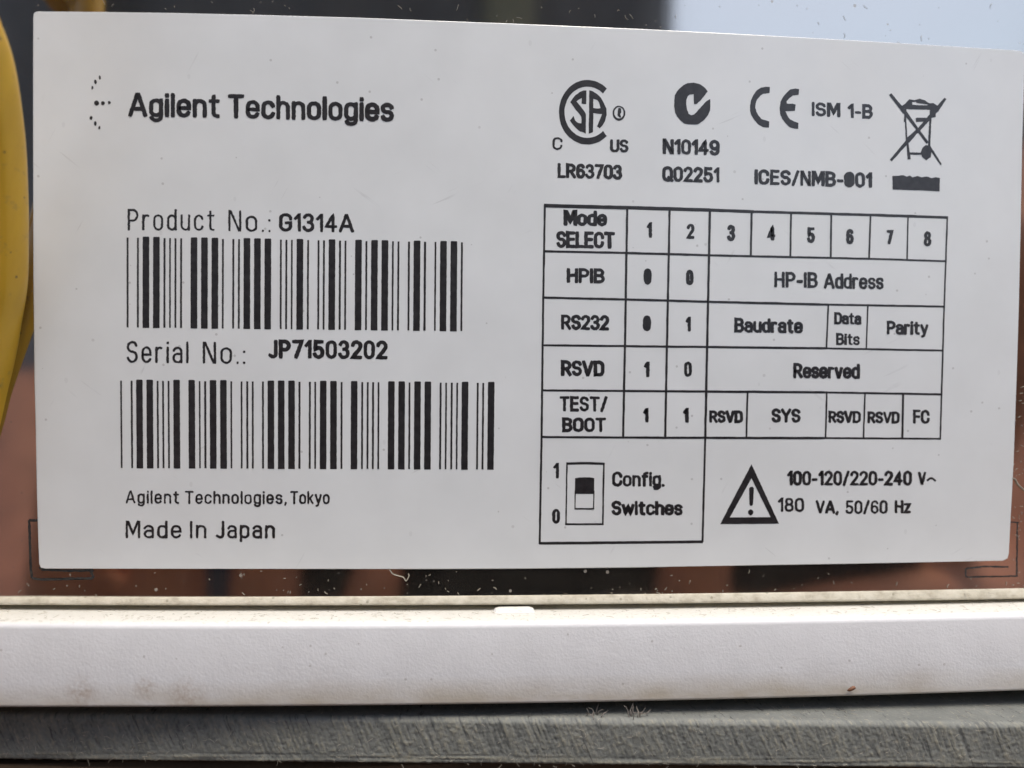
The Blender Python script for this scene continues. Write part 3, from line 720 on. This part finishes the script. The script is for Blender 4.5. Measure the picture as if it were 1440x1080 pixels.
# etched corner brackets on the panel
def bracket(chains, label):
    segs = []
    for pts_, wd in chains: segs += poly(pts_, wd)
    ms = []
    for i, s in enumerate(segs): ms.append(fill([s], amp=.00005, maxlen=3, flat_y=-.000008 - (i % 9) * .0000012))
    join('corner_mark', ms, mat_=ETCH, parent=inst, label=label)
bracket([([(54, 732), (41, 731.4), (43.2, 800), (45.2, 813.4), (60, 815), (130, 813.2), (131, 809), (127.5, 806), (131, 801.6)], 3.6), ([(55.5, 797), (58, 800.8), (95, 802.6), (131, 801.6)], 3.6)], 'dark etched bracket at the lower left label corner')
bracket([([(1419, 734), (1433, 735)], 1.8), ([(1430.6, 735), (1429.8, 809.8)], 2.2), ([(1358, 799), (1358.4, 811.4), (1431, 810.2)], 2.0), ([(1358, 799.6), (1384, 796.6), (1418, 797.4)], 2.4)], 'faint etched bracket at the lower right label corner')

# ------------------------------------------------------------------ yellow cable
cab = [(-95, -260, .0190), (-40, -60, .0155), (0, 40, .0130), (20, 100, .0110), (33, 190, .0085), (37.5, 270, .0068), (38, 340, .0056), (36.5, 400, .0046), (28.5, 450, .0038), (20.5, 500, .0031), (12, 550, .0025), (3, 600, .0022), (-16, 660, .0021), (-70, 760, .0021), (-160, 850, .0030)]
CRAD = .0045
raw = []
for px, py, gy in cab:
    p = on_y(px, py, -gy); raw.append(p + Vector((-CRAD, 0, 0)))
def catmull(P, n=10):
    out = []
    for i in range(len(P) - 1):
        p0, p1, p2, p3 = P[max(i - 1, 0)], P[i], P[i + 1], P[min(i + 2, len(P) - 1)]
        for k in range(n):
            t_ = k / n
            out.append(.5 * ((2 * p1) + (p2 - p0) * t_ + (2 * p0 - 5 * p1 + 4 * p2 - p3) * t_ ** 2 + (3 * p1 - p0 - 3 * p2 + p3) * t_ ** 3))
    return out + [P[-1]]
cp = catmull(raw)
# the cable carries on: up over the top of the instrument and down to the board
top_ = cp[0]; bot_ = cp[-1]
up_ = catmull([Vector((-.150, .16, Z0 + .1053)), Vector((-.138, .08, Z0 + .1053)), Vector((-.126, .020, Z0 + .1054)), Vector((-.119, -.004, Z0 + .1046)), Vector((-.111, -.017, Z0 + .096)), top_], 8)[:-1]
dn_ = catmull([bot_, Vector((bot_.x - .012, bot_.y - .001, ZB + .010)), Vector((bot_.x - .03, bot_.y - .0015, ZB + .0048)), Vector((-.102, bot_.y - .0035, ZB + .0042)), Vector((-.106, -.014, ZB + .0045))], 8)[1:]
bounce_coil = []  # unseen loops added left of view to bounce yellow light onto the label
for k in range(0, 3 * 24 + 10):
    a = -math.pi / 2 + 2 * math.pi * k / 24
    bounce_coil.append(Vector((-.106 - .0105 * k / 24 - .002 * math.sin(a * 2), -.034 + .027 * math.cos(a) , ZB + .0045 + .048 * (1 + math.sin(a)))))
dn_ += bounce_coil[2:]
bm = bmesh.new()
def flat_section(a, i):
    r = 1 / math.sqrt(math.cos(a) ** 2 + (math.sin(a) / .42) ** 2)
    for c_ in (1.05, 1.95, -1.05, -1.95): r *= 1 - .15 * math.exp(-(math.sin((a - c_) / 2) / .07) ** 2)
    return r
tube(bm, up_ + cp + dn_, CRAD, 64, shape=flat_section)
cb = from_bm('power_cable', bm, CABLE, None, True)
tag(cb, 'flattish yellow cable curving down in front of the mirror panel beside the label', 'cable')

# ------------------------------------------------------------------ dust and lint
DUST = m_simple('dust_fibre', (.40, .36, .29), .9, .2, 900)
def fibre(bm, c, L, r, plane, curl=1.2, n=6, sides=4):
    a = random.uniform(0, 2 * math.pi); k = random.uniform(-curl, curl) / n; pts_ = []
    p = Vector(c)
    for i in range(n + 1):
        pts_.append(p.copy())
        d = Vector((math.cos(a), 0, math.sin(a))) if plane == 'y' else Vector((math.cos(a), math.sin(a), 0))
        p = p + d * (L / n); a += k + random.uniform(-.35, .35)
    tube(bm, pts_, [r * (.5 + .5 * math.sin(math.pi * (i + .6) / (n + 1.2))) for i in range(n + 1)], sides)
bm = bmesh.new()
for i in range(80):                                 # on the panel below the label
    px = random.uniform(5, 1435); py = 836 - abs(random.gauss(0, 17))
    if py < 803: continue
    p = on_y(px, py, -.00008); fibre(bm, p, random.choice((.00014, .0002, .0003, .0005)), random.uniform(.00002, .000035), 'y', .9, 4)
for i in range(40):
    px = random.uniform(1425, 1440); py = random.uniform(520, 825)
    p = on_y(px, py, -.00008); fibre(bm, p, random.choice((.0002, .0004)), .000025, 'y', 1.5, 4)
for i in range(45):
    px = random.uniform(140, 1430); py = random.uniform(2, 20 + 50 * px / 1440)
    p = on_y(px, py, -.00008); fibre(bm, p, random.choice((.0002, .0004, .0007)), .00002, 'y', 1.5, 4)
for i in range(110):                                 # on the lip
    x = random.uniform(-.07, .07); y = random.uniform(Y1 * .9, -.00005)
    z = e0(x) + (e1(x) - e0(x)) * (y / Y1) + .00005
    fibre(bm, (x, y, z), random.choice((.0003, .0006, .001)), .00002, 'z', 1.5, 4)
for i in range(200):                                 # on the tray top
    x = random.uniform(-.07, .07); y = random.uniform(Y3 + .0008, Y1 - .0002)
    z = e2(x) + (e3(x) - e2(x)) * ((y - Y1) / (Y3 - Y1)) + .00005
    fibre(bm, (x, y, z), random.choice((.0003, .0006, .001)), .000018, 'z', 1.5, 4)
for i in range(420):                                 # on the board's top and sawn edge
    s = random.uniform(0, .12)
    if random.random() < .5:
        p = pL + dirb * s - nrmb * random.uniform(.0002, .009); p.z = ZB + .00005
        fibre(bm, p, random.choice((.0004, .0008)), .00002, 'z', 1.5, 4)
    else:
        u = random.random() ** .6
        p = pL + dirb * s + nrmb * .00018; p.z = ZB - u * TH
        fibre(bm, p, random.choice((.0003, .0005, .0008)), .00002, 'y', 1.6, 4)
tag(from_bm('dust', bm, DUST, None, True), 'fine pale dust fibres on the panel, lip, tray and board', 'dust', kind='stuff')
def chain(bm, pxs, y, r):
    P = catmull([on_y(a, b, y) for a, b in pxs], 5)
    tube(bm, P, [r * (.6 + .4 * random.random()) for _ in P], 6)
bm = bmesh.new(); chain(bm, [(548, 801), (552, 807), (560, 810), (567, 812), (571, 817), (575, 810), (574, 807)], -.00015, .00007)
tag(from_bm('lint_fibre', bm, DUST, None, True), 'pale hooked lint fibre on the dark panel just below the lower edge of the label', 'lint')
bm = bmesh.new(); chain(bm, [(1423, 672), (1428, 674), (1432, 681), (1438, 687), (1446, 694)], -.00015, .00007)
tag(from_bm('lint_fibre', bm, DUST, None, True), 'pale lint fibre on the panel right of the label, slanting down to the photo edge', 'lint')
LINT = m_simple('grey_lint', (.19, .165, .14), .9, .2, 900)
def tuft(px, py, hgt, n, label):
    bm = bmesh.new(); yb = pL.lerp(pR, px / 1440).y + .0009
    base = on_y(px, py, yb); base.z = ZB
    for i in range(n):
        p = base + Vector((random.gauss(0, .0005), random.gauss(0, .0004), 0)); q = []
        d = Vector((random.gauss(0, .5), random.gauss(0, .4), 1)).normalized()
        for k in range(6):
            q.append(p.copy()); p = p + d * hgt / 6 * random.uniform(.5, 1.1); d = (d + Vector((random.gauss(0, .4), random.gauss(0, .4), random.gauss(0, .3)))).normalized()
            p.z = max(p.z, ZB + .00005)
        tube(bm, q, [.00004, .00006, .00006, .00005, .00004, .00002], 5)
    tag(from_bm('lint_tuft', bm, LINT, None, True), label, 'lint')
tuft(836, 1008, .0020, 7, 'small brownish lint tuft on the board under the tray, left of the taller tuft')
tuft(893, 1010, .0026, 9, 'taller grey lint tuft on the board in the shadow under the tray')
SEED = m_simple('seed_husk', (.16, .07, .035), .6, .5, 1500)
bm = bmesh.new(); bmesh.ops.create_uvsphere(bm, u_segments=14, v_segments=9, radius=1)
c0 = on_y(1199, 968, Y3 - .00055)
for v in bm.verts:
    q = Vector((v.co.x * .00045 * (1.2 - .4 * v.co.x), v.co.y * .00018, v.co.z * .00022))
    q += noise.noise_vector(q * 6000) * .00006
    v.co = c0 + Matrix.Rotation(-.45, 3, 'Y') @ q
hs = from_bm('seed_husk', bm, SEED, None, True); tag(hs, 'tiny brown seed husk stuck near the lower edge of the white tray', 'husk')

# ------------------------------------------------------------------ the photographer, met only in the mirror panel
SKIN = m_simple('skin', (.44, .175, .098), .55, .28, 55, .1, .4)
SHIRT = m_simple('dark_shirt_cloth', (.13, .125, .13), .9, .3, 120, .3, .3)
STRAP = m_simple('olive_strap_cloth', (.27, .25, .17), .9, .2, 120)
TROUS = m_simple('dark_trouser_cloth', (.03, .032, .045), .9, .3, 120, .3, .3)
HAIR = m_simple('dark_hair', (.03, .022, .016), .7, .3, 300)
def capsule(bm, a, b, ra, rb, sides=14, flat=1.0):
    a, b = Vector(a), Vector(b); n = 8; t_ = (b - a).normalized(); pts_, rr = [], []
    for k in range(n):
        f = math.radians(-88 + 88 * k / (n - 1)); pts_.append(a + t_ * ra * math.sin(f)); rr.append(ra * math.cos(f))
    for k in range(n):
        f = math.radians(88 * k / (n - 1)); pts_.append(b + t_ * rb * math.sin(f) + t_ * 1e-5); rr.append(rb * math.cos(f))
    tube(bm, pts_, rr, sides)
def ellipsoid(bm, c, r, rotx=0):
    k = bmesh.ops.create_uvsphere(bm, u_segments=24, v_segments=16, radius=1)
    M = Matrix.Rotation(rotx, 3, 'X')
    for v in k['verts']: v.co = Vector(c) + M @ Vector((v.co.x * r[0], v.co.y * r[1], v.co.z * r[2]))
def remesh(name, bm, vox, mat_, parent):
    me = bpy.data.meshes.new(name); bm.to_mesh(me); bm.free()
    o = bpy.data.objects.new(name, me); COL.objects.link(o)
    md = o.modifiers.new('r', 'REMESH'); md.mode = 'VOXEL'; md.voxel_size = vox; md.use_smooth_shade = True
    sm = o.modifiers.new('s', 'SMOOTH'); sm.factor = .5; sm.iterations = 3
    dg = bpy.context.evaluated_depsgraph_get()
    m2 = bpy.data.meshes.new_from_object(o.evaluated_get(dg)); bpy.data.objects.remove(o)
    for p in m2.polygons: p.use_smooth = True
    return link_mesh(name, m2, mat_, parent)
def Zr(z): return Z0 + z
PB = -.1020                                          # back of the phone
ph = empty('smartphone', (-.01, PB - .004, Zr(-.026)))
tag(ph, 'black phone held sideways in both hands, mirrored in the panel below the label', 'phone')
PH = m_simple('phone_back_glass', (.012, .012, .014), .25, .2, 60)
bm = bmesh.new(); box(bm, (-.058, PB - .0085, Zr(-.068)), (.112, PB, Zr(.012)), .003, 3); from_bm('phone_body', bm, PH, ph)
bm = bmesh.new(); box(bm, (-.032, PB + .0003, Zr(-.017)), (.010, PB + .002, Zr(.004)), .0008); from_bm('camera_block', bm, PH, ph)

per = empty('person', (-.07, -.50, 0))
tag(per, 'person in dark shirt holding the phone, mirrored in the panel around the label', 'person')
def hand(bm, wrist, palm_a, palm_b, fingers, thumb):
    capsule(bm, wrist, palm_a, .026, .027)
    for k in range(4):
        f = k / 3; capsule(bm, Vector(palm_a), Vector(palm_a).lerp(palm_b, .3 + .7 * f), .018, .013)
    for ch, r in fingers + [thumb]:
        for (a, b, k) in zip(ch, ch[1:], range(9)):
            capsule(bm, a, b, r * (1 - .07 * k), r * (1 - .07 * (k + 1)))
bm = bmesh.new()
X0 = -.07
# legs, trunk, neck, head
for s in (-1, 1):
    hip, knee, ank = (X0 + s * .09, -.56, .92), (X0 + s * .105, -.50, .50), (X0 + s * .11, -.56, .09)
    capsule(bm, hip, knee, .085, .058); capsule(bm, knee, ank, .056, .037)
    capsule(bm, (ank[0], -.585, .035), (ank[0], -.41, .030), .034, .030)
capsule(bm, (X0 - .06, -.57, .98), (X0 + .06, -.57, .98), .115, .115)
capsule(bm, (X0, -.57, .98), (X0, -.52, 1.28), .13, .125)
capsule(bm, (X0 - .10, -.51, 1.38), (X0 + .10, -.51, 1.38), .075, .075)
capsule(bm, (X0, -.50, 1.42), (X0, -.455, 1.53), .058, .052)
ellipsoid(bm, (X0, -.42, 1.60), (.076, .098, .115), math.radians(28))
ellipsoid(bm, (X0, -.333, 1.548), (.014, .018, .024), math.radians(28))
ellipsoid(bm, (X0, -.365, 1.515), (.035, .03, .022))
for s in (-1, 1):
    ellipsoid(bm, (X0 + s * .078, -.44, 1.59), (.010, .02, .03))
    ellipsoid(bm, (X0 + s * .032, -.339, 1.585), (.014, .010, .009))
# arms
LW, RW = Vector((-.132, -.150, Zr(-.105))), Vector((.156, -.150, Zr(-.085)))
for s, wr in ((-1, LW), (1, RW)):
    sh = Vector((X0 + s * .185, -.51, 1.37)); el = Vector((-.31, -.44, .98)) if s < 0 else Vector((.50, -.44, 1.27))
    capsule(bm, sh, el, .055, .043); capsule(bm, el, wr, .043, .028)
yf = PB + .0085
def fy(x, z, dy=0): return Vector((x, yf + dy, Zr(z)))
# left hand: palm under the phone's end, four fingers up its back, thumb along its front
hand(bm, LW, Vector((-.105, -.128, Zr(-.098))), Vector((-.045, -.118, Zr(-.100))),
     [([Vector((-.108, -.118, Zr(-.085))), fy(-.101, -.066), fy(-.098, -.040), fy(-.094, -.020)], .0098),
      ([Vector((-.082, -.116, Zr(-.092))), fy(-.078, -.072), fy(-.0765, -.050), fy(-.074, -.034)], .0092),
      ([Vector((-.060, -.116, Zr(-.096))), fy(-.056, -.074), fy(-.0545, -.054), fy(-.052, -.043)], .0095),
      ([Vector((-.040, -.116, Zr(-.098))), fy(-.033, -.078), fy(-.0305, -.064), fy(-.029, -.058)], .0080)],
     ([Vector((-.120, -.128, Zr(-.085))), Vector((-.108, -.128, Zr(-.060))), Vector((-.085, -.126, Zr(-.045))), Vector((-.066, -.124, Zr(-.040)))], .0115))
# right hand: grips the other end from below and the side, index finger over the short edge
hand(bm, RW, Vector((.118, -.126, Zr(-.080))), Vector((.070, -.118, Zr(-.092))),
     [([Vector((.122, -.118, Zr(-.060))), Vector((.130, -.106, Zr(-.020))), fy(.128, .014), fy(.120, .026)], .0105),
      ([Vector((.112, -.112, Zr(-.074))), fy(.108, -.068), fy(.084, -.0705), fy(.060, -.0735)], .0104),
      ([Vector((.095, -.114, Zr(-.092))), fy(.088, -.088), fy(.070, -.090), fy(.056, -.091)], .0100),
      ([Vector((.078, -.116, Zr(-.096))), fy(.052, -.088), fy(.046, -.068), fy(.049, -.048)], .0108)],
     ([Vector((.122, -.130, Zr(-.070))), Vector((.108, -.130, Zr(-.048))), Vector((.085, -.127, Zr(-.036))), Vector((.066, -.125, Zr(-.034)))], .0115))
remesh('body', bm, .0030, SKIN, per)
bm = bmesh.new()
capsule(bm, (X0 - .07, -.555, .98), (X0 + .07, -.555, .98), .130, .130)
capsule(bm, (X0 - .045, -.55, 1.0), (X0 - .055, -.505, 1.30), .140, .128); capsule(bm, (X0 + .088, -.55, 1.0), (X0 + .096, -.505, 1.30), .140, .128)
capsule(bm, (X0 - .12, -.51, 1.37), (X0 + .12, -.51, 1.37), .083, .083)
for s, wr in ((-1, LW), (1, RW)):
    sh = Vector((X0 + s * .185, -.51, 1.37)); el = Vector((-.31, -.44, .98)) if s < 0 else Vector((.50, -.44, 1.27))
    capsule(bm, sh, el, .066, .048); capsule(bm, el, el.lerp(wr, .62), .048, .038)
remesh('shirt', bm, .008, SHIRT, per)
bm = bmesh.new()
for s in (-1, 1):
    hip, knee, ank = (X0 + s * .09, -.56, .90), (X0 + s * .105, -.50, .50), (X0 + s * .11, -.56, .13)
    capsule(bm, hip, knee, .105, .075); capsule(bm, knee, ank, .073, .06)
capsule(bm, (X0 - .06, -.565, .93), (X0 + .06, -.565, .93), .128, .128)
remesh('trousers', bm, .010, TROUS, per)
bm = bmesh.new(); ellipsoid(bm, (X0, -.447, 1.635), (.087, .100, .098), math.radians(28)); from_bm('hair', bm, HAIR, per, True)
bm = bmesh.new()
for k in range(12):
    pass
tube(bm, [(.005, -.500, 1.40), (.008, -.420, 1.43), (.012, -.372, 1.30), (.019, -.386, 1.15), (.020, -.402, 1.03), (.018, -.435, .90)], .0155, 10)
from_bm('shoulder_strap', bm, STRAP, per, True)
